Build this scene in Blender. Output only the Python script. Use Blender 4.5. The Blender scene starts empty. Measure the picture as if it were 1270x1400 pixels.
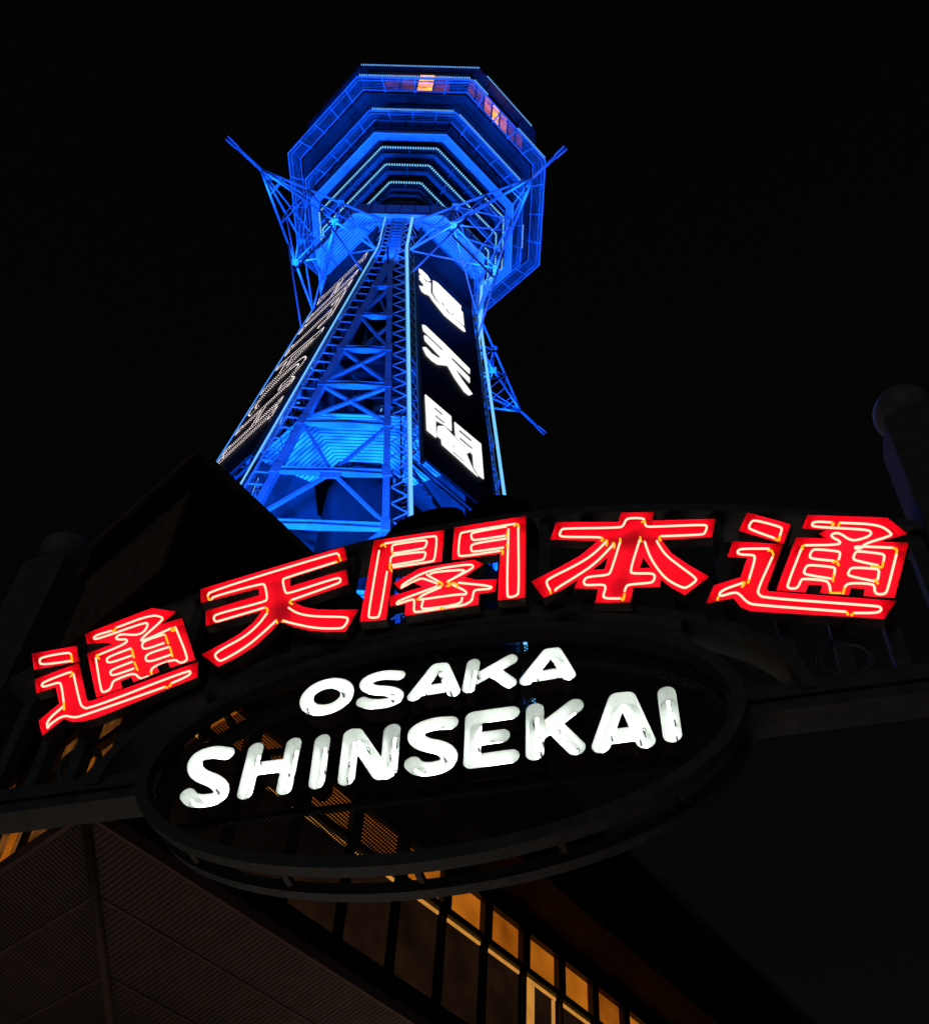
import bpy, math, random
from mathutils import Vector, Matrix
from mathutils.geometry import tessellate_polygon
random.seed(7)
SC = bpy.context.scene
COL = SC.collection
R = math.radians
V = Vector

# ------------------------------------------------------------------ camera
FPX, CX, CY, IH = 1500.0, 635.0, 860.0, 1400.0
PITCH, ROLL, AZ = R(45.5977), R(4.0415), R(9.1870)
PSI = R(-11.5594)                      # heading of the tower
CAM = V((0.0, -37.8284, 1.6))
fw = V((math.sin(AZ) * math.cos(PITCH), math.cos(AZ) * math.cos(PITCH), math.sin(PITCH)))
rt0 = V((math.cos(AZ), -math.sin(AZ), 0)); up0 = rt0.cross(fw)
rt = rt0 * math.cos(ROLL) + up0 * math.sin(ROLL)
up = up0 * math.cos(ROLL) - rt0 * math.sin(ROLL)
cd = bpy.data.cameras.new('camera'); cam = bpy.data.objects.new('camera', cd); COL.objects.link(cam)
M = Matrix((rt, up, -fw)).transposed().to_4x4(); M.translation = CAM
cam.matrix_world = M
cd.sensor_fit = 'VERTICAL'; cd.sensor_height = 24; cd.lens = 24 * FPX / IH
cd.shift_y = (CY - IH / 2) / IH; cd.clip_start = 0.1; cd.clip_end = 3000
SC.camera = cam

# ------------------------------------------------------------------ night sky, faint sun lamp added as fill for the gate front
W = bpy.data.worlds.new('World'); SC.world = W; W.use_nodes = True
nt = W.node_tree; nt.nodes.clear()
sky = nt.nodes.new('ShaderNodeTexSky'); sky.sky_type = 'NISHITA'; sky.sun_disc = False
sky.sun_elevation = R(12); sky.sun_rotation = R(215); sky.air_density = 1.5; sky.dust_density = 3
hs = nt.nodes.new('ShaderNodeHueSaturation'); hs.inputs['Saturation'].default_value = 0.12
bg = nt.nodes.new('ShaderNodeBackground'); bg.inputs['Strength'].default_value = 0.0008
wo = nt.nodes.new('ShaderNodeOutputWorld')
nt.links.new(sky.outputs[0], hs.inputs['Color']); nt.links.new(hs.outputs[0], bg.inputs['Color'])
nt.links.new(bg.outputs[0], wo.inputs['Surface'])
sd = bpy.data.lights.new('gate_fill_sun', 'SUN'); sd.energy = 0.020; sd.angle = R(10); sd.color = (0.85, 0.95, 1.0)
so = bpy.data.objects.new('gate_fill_sun', sd); COL.objects.link(so)
so.rotation_euler = V((0.45, 0.85, -0.28)).to_track_quat('-Z', 'Y').to_euler()

SC.view_settings.view_transform = 'Standard'; SC.view_settings.look = 'None'
SC.view_settings.exposure = 0; SC.view_settings.gamma = 1; SC.view_settings.use_curve_mapping = False
SC.render.engine = 'CYCLES'
SC.cycles.max_bounces = 6; SC.cycles.transparent_max_bounces = 12

# ------------------------------------------------------------------ materials
def mat(name, col, rough=0.55, metal=0.0, var=0.15, scale=6.0, bump=0.0, spec=0.5):
    m = bpy.data.materials.new(name); m.use_nodes = True
    n = m.node_tree; b = n.nodes['Principled BSDF']
    b.inputs['Roughness'].default_value = rough; b.inputs['Metallic'].default_value = metal
    b.inputs['Specular IOR Level'].default_value = spec
    tc = n.nodes.new('ShaderNodeTexCoord'); no = n.nodes.new('ShaderNodeTexNoise')
    no.inputs['Scale'].default_value = scale; no.inputs['Detail'].default_value = 5; no.inputs['Roughness'].default_value = 0.65
    n.links.new(tc.outputs['Object'], no.inputs['Vector'])
    rp = n.nodes.new('ShaderNodeValToRGB')
    rp.color_ramp.elements[0].position = 0.3; rp.color_ramp.elements[1].position = 0.72
    rp.color_ramp.elements[0].color = [c * (1 - var) for c in col] + [1]
    rp.color_ramp.elements[1].color = [min(1, c * (1 + var)) for c in col] + [1]
    n.links.new(no.outputs['Fac'], rp.inputs['Fac']); n.links.new(rp.outputs['Color'], b.inputs['Base Color'])
    mr = n.nodes.new('ShaderNodeMapRange'); mr.inputs['To Min'].default_value = max(0.05, rough - 0.12); mr.inputs['To Max'].default_value = min(1, rough + 0.15)
    n.links.new(no.outputs['Fac'], mr.inputs['Value']); n.links.new(mr.outputs[0], b.inputs['Roughness'])
    if bump:
        bp = n.nodes.new('ShaderNodeBump'); bp.inputs['Strength'].default_value = bump; bp.inputs['Distance'].default_value = 0.02
        n.links.new(no.outputs['Fac'], bp.inputs['Height']); n.links.new(bp.outputs[0], b.inputs['Normal'])
    return m

def emit(name, col, k=1.0, sample=True, var=0.0, scale=2.0):
    m = bpy.data.materials.new(name); m.use_nodes = True
    n = m.node_tree; n.nodes.clear()
    e = n.nodes.new('ShaderNodeEmission'); o = n.nodes.new('ShaderNodeOutputMaterial')
    e.inputs['Color'].default_value = (*col, 1); e.inputs['Strength'].default_value = k
    n.links.new(e.outputs[0], o.inputs['Surface'])
    if var:
        tc = n.nodes.new('ShaderNodeTexCoord'); no = n.nodes.new('ShaderNodeTexNoise'); no.inputs['Scale'].default_value = scale
        no.inputs['Detail'].default_value = 2
        mr = n.nodes.new('ShaderNodeMapRange'); mr.inputs['From Min'].default_value = 0.3; mr.inputs['From Max'].default_value = 0.7
        mr.inputs['To Min'].default_value = k * (1 - var); mr.inputs['To Max'].default_value = k * (1 + var)
        n.links.new(tc.outputs['Object'], no.inputs['Vector']); n.links.new(no.outputs['Fac'], mr.inputs['Value'])
        n.links.new(mr.outputs[0], e.inputs['Strength'])
    if not sample: m.cycles.emission_sampling = 'NONE'
    return m

def perforated(name, pitch, radius):
    m = mat(name, (0.03, 0.03, 0.032), 0.45, 0.3, 0.2, 9)
    n = m.node_tree; b = n.nodes['Principled BSDF']; out = n.nodes['Material Output']
    tc = n.nodes.new('ShaderNodeTexCoord'); sp = n.nodes.new('ShaderNodeSeparateXYZ')
    n.links.new(tc.outputs['Object'], sp.inputs[0])
    def mth(op, a, bb=None):
        q = n.nodes.new('ShaderNodeMath'); q.operation = op
        for i, x in enumerate((a, bb)):
            if x is None: continue
            if isinstance(x, (int, float)): q.inputs[i].default_value = x
            else: n.links.new(x, q.inputs[i])
        return q.outputs[0]
    ds = []
    for off in (0.0, 0.5):
        c = []
        for ax in ('X', 'Z'):
            f = mth('FRACT', mth('ADD', mth('DIVIDE', sp.outputs[ax], pitch), off + 100))
            f = mth('SUBTRACT', f, 0.5); c.append(mth('MULTIPLY', f, f))
        ds.append(mth('SQRT', mth('ADD', c[0], c[1])))
    hole = mth('LESS_THAN', mth('MINIMUM', ds[0], ds[1]), radius)
    tr = n.nodes.new('ShaderNodeBsdfTransparent'); mx = n.nodes.new('ShaderNodeMixShader')
    n.links.new(hole, mx.inputs[0]); n.links.new(b.outputs[0], mx.inputs[1]); n.links.new(tr.outputs[0], mx.inputs[2])
    n.links.new(mx.outputs[0], out.inputs['Surface'])
    return m

MT = dict(
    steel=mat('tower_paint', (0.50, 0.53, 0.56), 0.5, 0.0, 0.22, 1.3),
    steel2=mat('deck_paint', (0.42, 0.45, 0.48), 0.5, 0.0, 0.3, 0.9),
    ribs=mat('soffit_rib_paint', (0.74, 0.76, 0.78), 0.45, 0.0, 0.15, 1.0),
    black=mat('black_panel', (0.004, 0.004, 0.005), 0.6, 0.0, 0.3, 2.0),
    louvre=mat('dark_louvre', (0.02, 0.022, 0.026), 0.5, 0.0, 0.4, 2.0),
    glass=mat('dark_glass', (0.012, 0.014, 0.02), 0.12, 0.0, 0.2, 1.0),
    shaded_steel=mat('tower_paint_shaded', (0.10, 0.11, 0.12), 0.5, 0.0, 0.3, 1.3),  # tower steel with shade put into the colour, for unlit members
    core=mat('core_cladding', (0.08, 0.085, 0.10), 0.45, 0.0, 0.15, 0.5),
    conc=mat('base_concrete', (0.3, 0.29, 0.28), 0.8, 0.0, 0.2, 1.0),
    gate=mat('gate_grey_paint', (0.20, 0.23, 0.24), 0.6, 0.0, 0.35, 7, 0.3),
    pillar=mat('pillar_stone', (0.26, 0.25, 0.22), 0.75, 0.0, 0.3, 5, 0.4),
    finial=mat('finial_glass', (0.42, 0.42, 0.41), 0.45, 0.0, 0.15, 4),
    crest=mat('crest_lacquer', (0.012, 0.012, 0.012), 0.25, 0.0, 0.3, 5),
    red=mat('red_channel_enamel', (0.58, 0.002, 0.13), 0.75, 0.0, 0.12, 9),
    tray=mat('white_channel_enamel', (0.78, 0.80, 0.77), 0.6, 0.0, 0.04, 14),
    trayout=mat('channel_outer_sheet', (0.34, 0.27, 0.24), 0.6, 0.0, 0.3, 8),
    clip=mat('tube_clip', (0.05, 0.05, 0.05), 0.4),
    perf=perforated('perforated_sheet', 0.036, 0.18),
    wall=mat('brown_boarding', (0.34, 0.23, 0.18), 0.75, 0.0, 0.3, 3, 0.3),
    dark=mat('black_window_frame', (0.015, 0.014, 0.013), 0.5, 0.0, 0.3, 4),
    soffit=mat('ribbed_soffit_sheet', (0.34, 0.25, 0.20), 0.65, 0.0, 0.2, 3),
    fascia=mat('fascia_board', (0.42, 0.24, 0.19), 0.65, 0.0, 0.2, 4),
    roof=mat('roof_sheet', (0.10, 0.08, 0.075), 0.7, 0.0, 0.3, 3),
    asphalt=mat('pale_street_paving', (0.24, 0.235, 0.23), 0.85, 0.0, 0.25, 2.5, 0.4),
    paving=mat('paving_stone', (0.2, 0.19, 0.18), 0.8, 0.0, 0.2, 2.0, 0.3),
    neon=emit('blue_white_neon', (0.17, 0.55, 1.0), 1.2),
    neon_b=emit('blue_neon', (0.06, 0.30, 1.0), 1.1),
    led=emit('cyan_led', (0.22, 0.66, 1.0), 1.05, False),
    led_b=emit('blue_led', (0.15, 0.42, 1.0), 1.1, False),
    bulb=emit('warm_white_bulb', (1.0, 0.86, 0.84), 2.0, False),
    wsign=emit('white_sign_face', (1.0, 0.99, 0.98), 1.06),
    rtube=emit('red_neon_tube', (1.0, 0.085, 0.058), 11.0),
    ytube=emit('yellow_tube_end', (1.0, 0.52, 0.015), 1.1, False),
    wtube=emit('white_neon_tube', (0.93, 1.0, 0.95), 6.5),
    win=emit('amber_window', (1.0, 0.275, 0.016), 0.34, True, 0.3, 1.2),
    win2=emit('dimmer_amber_window', (1.0, 0.25, 0.014), 0.25, True, 0.35, 1.6),
    wind=emit('dim_curtained_window', (1.0, 0.45, 0.22), 0.010, False, 0.4, 1.5),
    winb=emit('bright_window_gap', (1.0, 0.42, 0.07), 0.55, False, 0.15, 3),
    winl=emit('patterned_window', (1.0, 0.34, 0.06), 0.10, False, 0.95, 3.0),
    shop=emit('lit_shop_window', (1.0, 0.80, 0.64), 1.15, True, 0.3, 2.0),
    deckwin=emit('lit_deck_window', (1.0, 0.36, 0.0), 1.9, False, 0.5, 1.5),
    deckwin2=emit('orange_deck_window', (1.0, 0.22, 0.0), 0.85, False, 0.7, 1.0),
    deckwin3=emit('faint_deck_window', (1.0, 0.22, 0.0), 0.12, False, 0.8, 1.0),
)

# ------------------------------------------------------------------ mesh helpers
class MB:
    def __init__(s): s.v = []; s.f = []
    def add(s, vs, fs):
        o = len(s.v); s.v += [tuple(x) for x in vs]; s.f += [tuple(i + o for i in f) for f in fs]; return s
    def bar(s, p, q, w, h, ref=(0, 0, 1)):
        p, q = V(p), V(q); d = (q - p).normalized(); r = V(ref)
        if abs(d.dot(r.normalized())) > 0.98: r = V((1, 0, 0)) if abs(d.x) < 0.9 else V((0, 1, 0))
        a = d.cross(r).normalized() * (w / 2); b = a.cross(d).normalized() * (h / 2)
        vs = [p - a - b, p + a - b, p + a + b, p - a + b, q - a - b, q + a - b, q + a + b, q - a + b]
        return s.add(vs, [(3, 2, 1, 0), (4, 5, 6, 7), (0, 1, 5, 4), (1, 2, 6, 5), (2, 3, 7, 6), (3, 0, 4, 7)])
    def box(s, x0, x1, y0, y1, z0, z1):
        vs = [(x0, y0, z0), (x1, y0, z0), (x1, y1, z0), (x0, y1, z0), (x0, y0, z1), (x1, y0, z1), (x1, y1, z1), (x0, y1, z1)]
        return s.add(vs, [(3, 2, 1, 0), (4, 5, 6, 7), (0, 1, 5, 4), (1, 2, 6, 5), (2, 3, 7, 6), (3, 0, 4, 7)])
    def hexa(s, a, b):          # two matching quads -> closed solid
        return s.add(list(a) + list(b), [(3, 2, 1, 0), (4, 5, 6, 7), (0, 1, 5, 4), (1, 2, 6, 5), (2, 3, 7, 6), (3, 0, 4, 7)])
    def tube(s, pts, r, n=8, closed=False, cap=True):
        pts = [V(p) for p in pts]; N = len(pts); rings = []
        prev = None
        for i in range(N):
            a = pts[(i - 1) % N] if (closed or i > 0) else pts[0]
            b = pts[(i + 1) % N] if (closed or i < N - 1) else pts[-1]
            d = (b - a).normalized()
            if prev is None:
                ref = V((0, 0, 1)) if abs(d.z) < 0.9 else V((1, 0, 0))
                x = d.cross(ref).normalized()
            else:
                x = (prev - d * prev.dot(d)).normalized()
            prev = x; y = d.cross(x)
            rr = r[i] if isinstance(r, (list, tuple)) else r
            rings.append([pts[i] + x * (rr * math.cos(2 * math.pi * k / n)) + y * (rr * math.sin(2 * math.pi * k / n)) for k in range(n)])
        o = [p for g in rings for p in g]; fs = []
        for i in range(N if closed else N - 1):
            j = (i + 1) % N
            for k in range(n):
                fs.append((i * n + k, i * n + (k + 1) % n, j * n + (k + 1) % n, j * n + k))
        if cap and not closed:
            fs.append(tuple(reversed(range(n)))); fs.append(tuple((N - 1) * n + k for k in range(n)))
        return s.add(o, fs)
    def prism(s, loops, a, b, cap_a=True, cap_b=True):   # loops of 2D points; a,b : map 2D -> 3D front/back
        flat = [p for l in loops for p in l]
        tri = tessellate_polygon([[V((p[0], p[1], 0)) for p in l] for l in loops])
        if cap_a: s.add([a(p) for p in flat], tri)
        if cap_b: s.add([b(p) for p in flat], [t[::-1] for t in tri])
        for l in loops:
            n = len(l)
            s.add([a(p) for p in l] + [b(p) for p in l], [(i, (i + 1) % n, n + (i + 1) % n, n + i) for i in range(n)])
        return s
    def build(s, name, m, parent=None, smooth=False, kind=None, label=None):
        me = bpy.data.meshes.new(name); me.from_pydata(s.v, [], s.f); me.update()
        me.materials.append(MT[m] if isinstance(m, str) else m)
        if smooth:
            for p in me.polygons: p.use_smooth = True
        o = bpy.data.objects.new(name, me); COL.objects.link(o)
        if parent: o.parent = parent
        if kind: o['kind'] = kind
        if label: o['label'] = label
        return o

def empty(name, loc, rz=0):
    o = bpy.data.objects.new(name, None); COL.objects.link(o); o.location = loc; o.rotation_euler = (0, 0, rz)
    o.empty_display_size = 0.3
    return o
def tag(o, label, cat): o['label'] = label; o['category'] = cat; return o
def lerp(a, b, t): return a + (b - a) * t
def chaikin(pts, it=2, closed=False):
    for _ in range(it):
        n = len(pts); o = [] if closed else [pts[0]]
        for i in range(n if closed else n - 1):
            a, b = V(pts[i]), V(pts[(i + 1) % n]); o += [tuple(a * 0.75 + b * 0.25), tuple(a * 0.25 + b * 0.75)]
        if not closed: o.append(pts[-1])
        pts = o
    return pts

# ------------------------------------------------------------------ ground
g = MB().add([(-400, -400, 0), (400, -400, 0), (400, 400, 0), (-400, 400, 0)], [(0, 1, 2, 3)]).build('ground', 'asphalt'); g['kind'] = 'structure'
pv = MB().box(-14, -5.2, -60, -27.4, 0.004, 0.13).build('pavement', 'paving'); pv['kind'] = 'structure'
pv = MB().box(7.4, 16, -60, -24, 0.004, 0.13).build('pavement', 'paving'); pv['kind'] = 'structure'

# =================================================================== TOWER
TW = tag(empty('observation_tower', (0, 0, 0), PSI),
         'tall blue floodlit lattice tower with octagonal observation deck and outlined with neon', 'tower')
Z0 = 1.6
SK, AK, HK, KS = 0.88, 5.32, 66.74, 0.0955
WD = AK - SK
def S(h): return SK + KS * max(0.0, HK - h)
def tp(x, y, h): return V((x, y, h + Z0))
def rot4(x, y, k):
    for _ in range(k): x, y = -y, x
    return x, y
def octo(a, s): return [(-s, -a), (s, -a), (a, -s), (a, s), (s, a), (-s, a), (-a, s), (-a, -s)]
def ring(mb, r0, r1):                  # sheet between two octagons (a,s,h)
    o0 = [tp(x, y, r0[2]) for x, y in octo(r0[0], r0[1])]; o1 = [tp(x, y, r1[2]) for x, y in octo(r1[0], r1[1])]
    return mb.add(o0 + o1, [(i, (i + 1) % 8, 8 + (i + 1) % 8, 8 + i) for i in range(8)])
def slab(mb, outer, inner, h0, h1):    # closed octagonal ring slab
    for r0, r1 in (((*outer, h0), (*outer, h1)), ((*outer, h1), (*inner, h1)), ((*inner, h1), (*inner, h0)), ((*inner, h0), (*outer, h0))):
        ring(mb, r0, r1)
    return mb
def lat(k, u, h, off=0.0):             # point on lattice face k: u metres from its centre line
    return tp(*rot4(u, -(S(h) + WD) - off, k), h)
def sgn(k, u, h, off=0.0):             # point on sign face k (right of lattice face k), u 0..1
    s = S(h); a = s + WD
    x, y = s + (a - s) * u, -a + (a - s) * u
    x += off * 0.70711; y -= off * 0.70711
    return tp(*rot4(x, y, k), h)
HB = 18.0                              # top of the base building
BEAMS = [60.7, 56.4, 52.0, 47.8, 43.8, 39.35, 35.1, 30.4, 25.5]
LN = [V((*rot4(0, -1, k), 0)) for k in range(4)]
SN = [V((*rot4(0.7071, -0.7071, k), 0)) for k in range(4)]

JB = []
for k in range(4):
    nrm = LN[k]
    # legs: plate at the neon edge + chord, tied by rungs (left) or lacing (right)
    for side in (-1, 1):
        def lp(du, h, off=0.0): return lat(k, side * (S(h) - du), h, off)
        lg = MB()
        for h0, h1 in ((HB - 1.5, HK), (HK, 71.0)):
            i0, i1 = lp(1.05, h0), lp(1.05, h1)
            if h1 > HK: i0, i1 = lp(0.50, h0), lp(0.50, h1)
            lg.bar(i0, i1, 0.30 if h1 <= HK else 0.14, 0.34, nrm)
            lg.bar(lp(0.10, h0), lp(0.10, h1), 0.07, 0.12, nrm)
        leg = lg.build('leg', 'steel', TW)
        # gusset and splice plates
        for h in BEAMS:
            MB().bar(lp(1.05, h - 0.45, 0.225), lp(1.05, h + 0.45, 0.185), 0.40, 0.03, nrm).build('splice_plate', 'steel', leg)
        h = 29.0 if k in (0, 1, 3) else 36.0
        if side < 0:
            while h < 70.6:
                e = 1.0 if h < HK else 0.52
                MB().bar(lp(0.1, h), lp(e, h - 0.1), 0.055, 0.06, nrm).build('rung', 'steel', leg)
                h += 1.02 if h < HK else 0.55
        else:
            z = 0
            while h < 70.4:
                st = 0.66 if h < HK else 0.5
                e = 0.86 if h < HK else 0.50
                a, b = (lp(0.12, h, 0.05), lp(e, h + st, 0.05)) if z % 2 else (lp(e, h, 0.05), lp(0.12, h + st, 0.05))
                MB().bar(a, b, 0.055, 0.05, nrm).build('lacing', 'steel', leg)
                h += st; z += 1
        # return lacing seen edge-on behind
        r = MB(); h = 24.0; z = 0
        while h < 69.5:
            a, b = (lp(0.1, h, 0.0), lp(0.42, h + 0.8, -0.72)) if z % 2 else (lp(0.42, h, -0.72), lp(0.1, h + 0.8, 0.0))
            r.bar(a, b, 0.04, 0.05, nrm); h += 1.02; z += 1
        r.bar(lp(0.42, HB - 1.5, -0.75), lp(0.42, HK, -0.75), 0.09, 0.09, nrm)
        r.build('return_lacing', 'shaded_steel', leg, kind='stuff')
    # haunched cross beams
    for h in BEAMS:
        e = S(h) - 1.05
        b = MB()
        b.bar(lat(k, -e, h + 0.28), lat(k, e, h + 0.28), 0.20, 0.05, (0, 0, 1))
        b.bar(lat(k, -e, h + 0.10), lat(k, e, h + 0.10), 0.05, 0.30, (0, 0, 1))
        # lower flange, wider towards the middle
        t = [lat(k, -e, h - 0.08, 0.10), lat(k, 0, h - 0.08, 0.17), lat(k, e, h - 0.08, 0.10), lat(k, e, h - 0.08, -0.10), lat(k, 0, h - 0.08, -0.17), lat(k, -e, h - 0.08, -0.10)]
        lo = [p - V((0, 0, 0.05)) for p in t]
        b.add(t + lo, [(0, 1, 2, 3, 4, 5), (11, 10, 9, 8, 7, 6)] + [(i, (i + 1) % 6, 6 + (i + 1) % 6, 6 + i) for i in range(6)])
        b.build('cross_beam', 'steel', TW)
    # diagonal braces
    def brace(u0, h0, u1, h1, off=0.0, w=0.14):
        br = MB()
        p, q = lat(k, u0, h0, off), lat(k, u1, h1, off)
        br.bar(p, q, w, 0.05, nrm); br.bar(p - nrm * 0.10, q - nrm * 0.10, 0.05, 0.16, nrm)
        br.build('brace', 'steel', TW)
    H = BEAMS
    ee = [S(h) - 1.1 for h in H]
    brace(ee[0], H[0] - .1, -ee[1], H[1] + .3); brace(-ee[0], H[0] - .1, ee[1], H[1] + .3, -0.35, 0.16)
    brace(-ee[1], H[1] - .1, ee[2], H[2] + .3); brace(ee[1], H[1] - .1, -ee[2] * .3, (H[1] + H[2]) / 2 - .8, -0.5, 0.12)
    for i in (2, 3):
        brace(-ee[i], H[i] - .1, ee[i + 1], H[i + 1] + .35); brace(ee[i], H[i] - .1, -ee[i + 1], H[i + 1] + .35, 0.06)
    for i in (4, 6):
        brace(-ee[i], H[i] - .1, -0.12, H[i + 1] + .35); brace(ee[i], H[i] - .1, 0.12, H[i + 1] + .35)
    for i in (5, 7):
        brace(-0.15, H[i] - .15, -ee[i + 1], H[i + 1] + .35); brace(0.15, H[i] - .15, ee[i + 1], H[i + 1] + .35)
        MB().hexa([lat(k, -.55, H[i] - .1, .12), lat(k, .55, H[i] - .1, .12), lat(k, .3, H[i] - .6, .12), lat(k, -.3, H[i] - .6, .12)],
                  [lat(k, -.55, H[i] - .1, .06), lat(k, .55, H[i] - .1, .06), lat(k, .3, H[i] - .6, .06), lat(k, -.3, H[i] - .6, .06)]).build('gusset_plate', 'steel', TW)
    # ladder between the top neon lines
    h = HK - 1.5
    while h < 70.8:
        MB().bar(lat(k, -(S(h) - .5), h, -0.1), lat(k, S(h) - .5, h, -0.1), 0.16, 0.07, (0, 0, 1)).build('ladder_step', 'steel', TW); h += 0.42
    MB().bar(lat(k, -.35, HK - 2.3, -.05), lat(k, .35, HK - 2.3, -.05), 0.2, 0.8, (0, 0, 1)).build('junction_box', 'steel', TW)
    jb = MB().bar(lat(k, 0, 63.9, 0.1), lat(k, 0, 63.9, 1.3), 0.12, 0.12).build('floodlight_arm', 'dark', TW)
    JB.append(jb)
    # neon lines on both sides of the lattice face
    for side in (-1, 1):
        rr, mm = {(0, -1): (0.042, 'neon'), (3, 1): (0.035, 'neon_b')}.get((k, side), (0.085, 'neon'))
        pts = [lat(k, side * (S(h) + 0.02), h, 0.28) for h in (HB, 30, 45, 60, HK, 69, 71.0)]
        MB().tube(pts, rr, 8).build('neon_line', mm, TW, True)

# ---- sign faces
def sign_quad(mb, k, u0, u1, h0, h1, o0, o1):
    hs = [h0, HK, h1] if h1 > HK > h0 else [h0, h1]
    for a, b in zip(hs, hs[1:]):
        mb.hexa([sgn(k, u0, a, o0), sgn(k, u1, a, o0), sgn(k, u1, b, o0), sgn(k, u0, b, o0)],
                [sgn(k, u0, a, o1), sgn(k, u1, a, o1), sgn(k, u1, b, o1), sgn(k, u0, b, o1)])
    return mb
SIGNS = []
for k in range(4):
    p = sign_quad(MB(), k, 0.11, 0.89, 41.5, 70.6, 0.22, 0.08).build('sign_panel', 'black', TW); SIGNS.append(p)
    for u in (0.105, 0.895):
        sign_quad(MB(), k, u - 0.008, u + 0.008, 41.0, 70.8, 0.26, 0.02).build('sign_frame', 'louvre', p)
    # open lattice strips left and right of the panel and below it
    for ua, ub in ((0.015, 0.095), (0.905, 0.985)):
        e = MB(); h = 41.0; z = 0
        for u in (ua, ub): e.bar(sgn(k, u, 41, 0.05), sgn(k, u, HK, 0.05), 0.07, 0.07, SN[k])
        while h < 70:
            a, b = (ua, ub) if z % 2 else (ub, ua)
            e.bar(sgn(k, a, h, 0.02), sgn(k, b, h + 0.62, 0.02), 0.05, 0.05, SN[k])
            e.bar(sgn(k, a, h, -0.2), sgn(k, b, h + 0.62, -0.2), 0.05, 0.05, SN[k]); h += 0.62; z += 1
        e.build('edge_lacing', 'steel', TW, kind='stuff')
    b = MB()
    for h0, h1 in ((36.5, 41), (32, 36.5), (27.5, 32), (23, 27.5)):
        b.bar(sgn(k, .03, h0, -.2), sgn(k, .97, h1, -.2), 0.16, 0.16, SN[k]); b.bar(sgn(k, .97, h0, -.4), sgn(k, .03, h1, -.4), 0.16, 0.16, SN[k])
        b.bar(sgn(k, .03, h1, -.1), sgn(k, .97, h1, -.1), 0.16, 0.2, SN[k]); b.bar(sgn(k, .5, h0, -.3), sgn(k, .97, h1, -.3), .1, .1, SN[k])
    b.build('lower_bracing', 'shaded_steel', TW)
    sign_quad(MB(), k, 0.03, 0.97, 19.0, 37.2, 0.02, -0.06).build('blackout_sheet', 'black', TW)  # black sheet added to hide the lit blue steel behind it

# ---- traced characters of the gate (photo pixels), also used on the tower sign
def quad(p, o, s): return [(o[0] + x / s, o[1] + y / s) for x, y in p]
CH = {}
CH['tsu_left'] = dict(o=(35, 815), s=5.08, loops=[
    [[(45, 400), (357, 345), (373, 455), (62, 512)]],
    [[(66, 578), (372, 462), (428, 718), (440, 728), (460, 727), (1200, 455), (1195, 562), (500, 845), (395, 871), (330, 875), (268, 852), (118, 970), (93, 865), (238, 745), (212, 632), (78, 675)]],
    [[(415, 262), (880, 82), (1050, 108), (940, 195), (1088, 152), (1180, 443), (1003, 497), (990, 455), (915, 484), (928, 528), (752, 598), (738, 560), (660, 592), (675, 640), (495, 705), (430, 398), (610, 333), (545, 322), (432, 333)]]],
    t=[[(318, 450), (112, 478), (98, 455), (108, 425), (300, 390), (318, 405)],
       [(322, 528), (300, 530), (130, 595), (112, 620), (128, 632), (225, 600), (250, 605), (268, 740)],
       [(265, 765), (150, 865), (155, 925), (165, 895), (265, 825), (340, 845), (400, 830), (970, 630)],
       [(1015, 605), (1130, 555), (1152, 530), (1130, 515), (440, 785), (395, 770), (378, 735), (335, 540)],
       [(600, 240), (490, 272), (472, 295), (500, 300), (835, 180), (855, 195), (825, 250), (770, 272), (660, 262), (625, 290), (645, 303), (710, 298), (700, 330), (510, 408)],
       [(630, 220), (870, 130), (955, 145), (950, 170), (800, 300), (810, 315), (1010, 225)],
       [(1042, 215), (1130, 430), (1110, 455), (1070, 465), (1040, 435), (885, 490), (872, 525)],
       [(490, 430), (525, 655), (545, 670), (595, 645), (605, 595), (640, 575), (760, 530), (795, 578), (860, 555)],
       [(735, 362), (580, 420), (562, 445), (580, 468), (740, 412)], [(745, 455), (600, 510), (588, 535), (605, 555), (755, 502)],
       [(965, 265), (820, 312), (808, 350), (830, 372), (965, 325)], [(1000, 352), (850, 400), (832, 430), (850, 462), (1010, 407)]],
    y=[[(320, 408), (326, 458)], [(310, 560), (335, 540), (322, 528)], [(268, 740), (270, 790)], [(970, 630), (985, 636)], [(1000, 628), (1015, 605)],
       [(600, 240), (612, 245), (620, 235), (632, 218)], [(510, 408), (490, 412), (515, 436)], [(1010, 225), (1040, 218), (1035, 242), (1015, 240)], [(872, 525), (880, 550)],
       [(740, 370), (755, 428)], [(758, 460), (780, 514)], [(972, 270), (992, 330)], [(1004, 355), (1022, 420)]])
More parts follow.
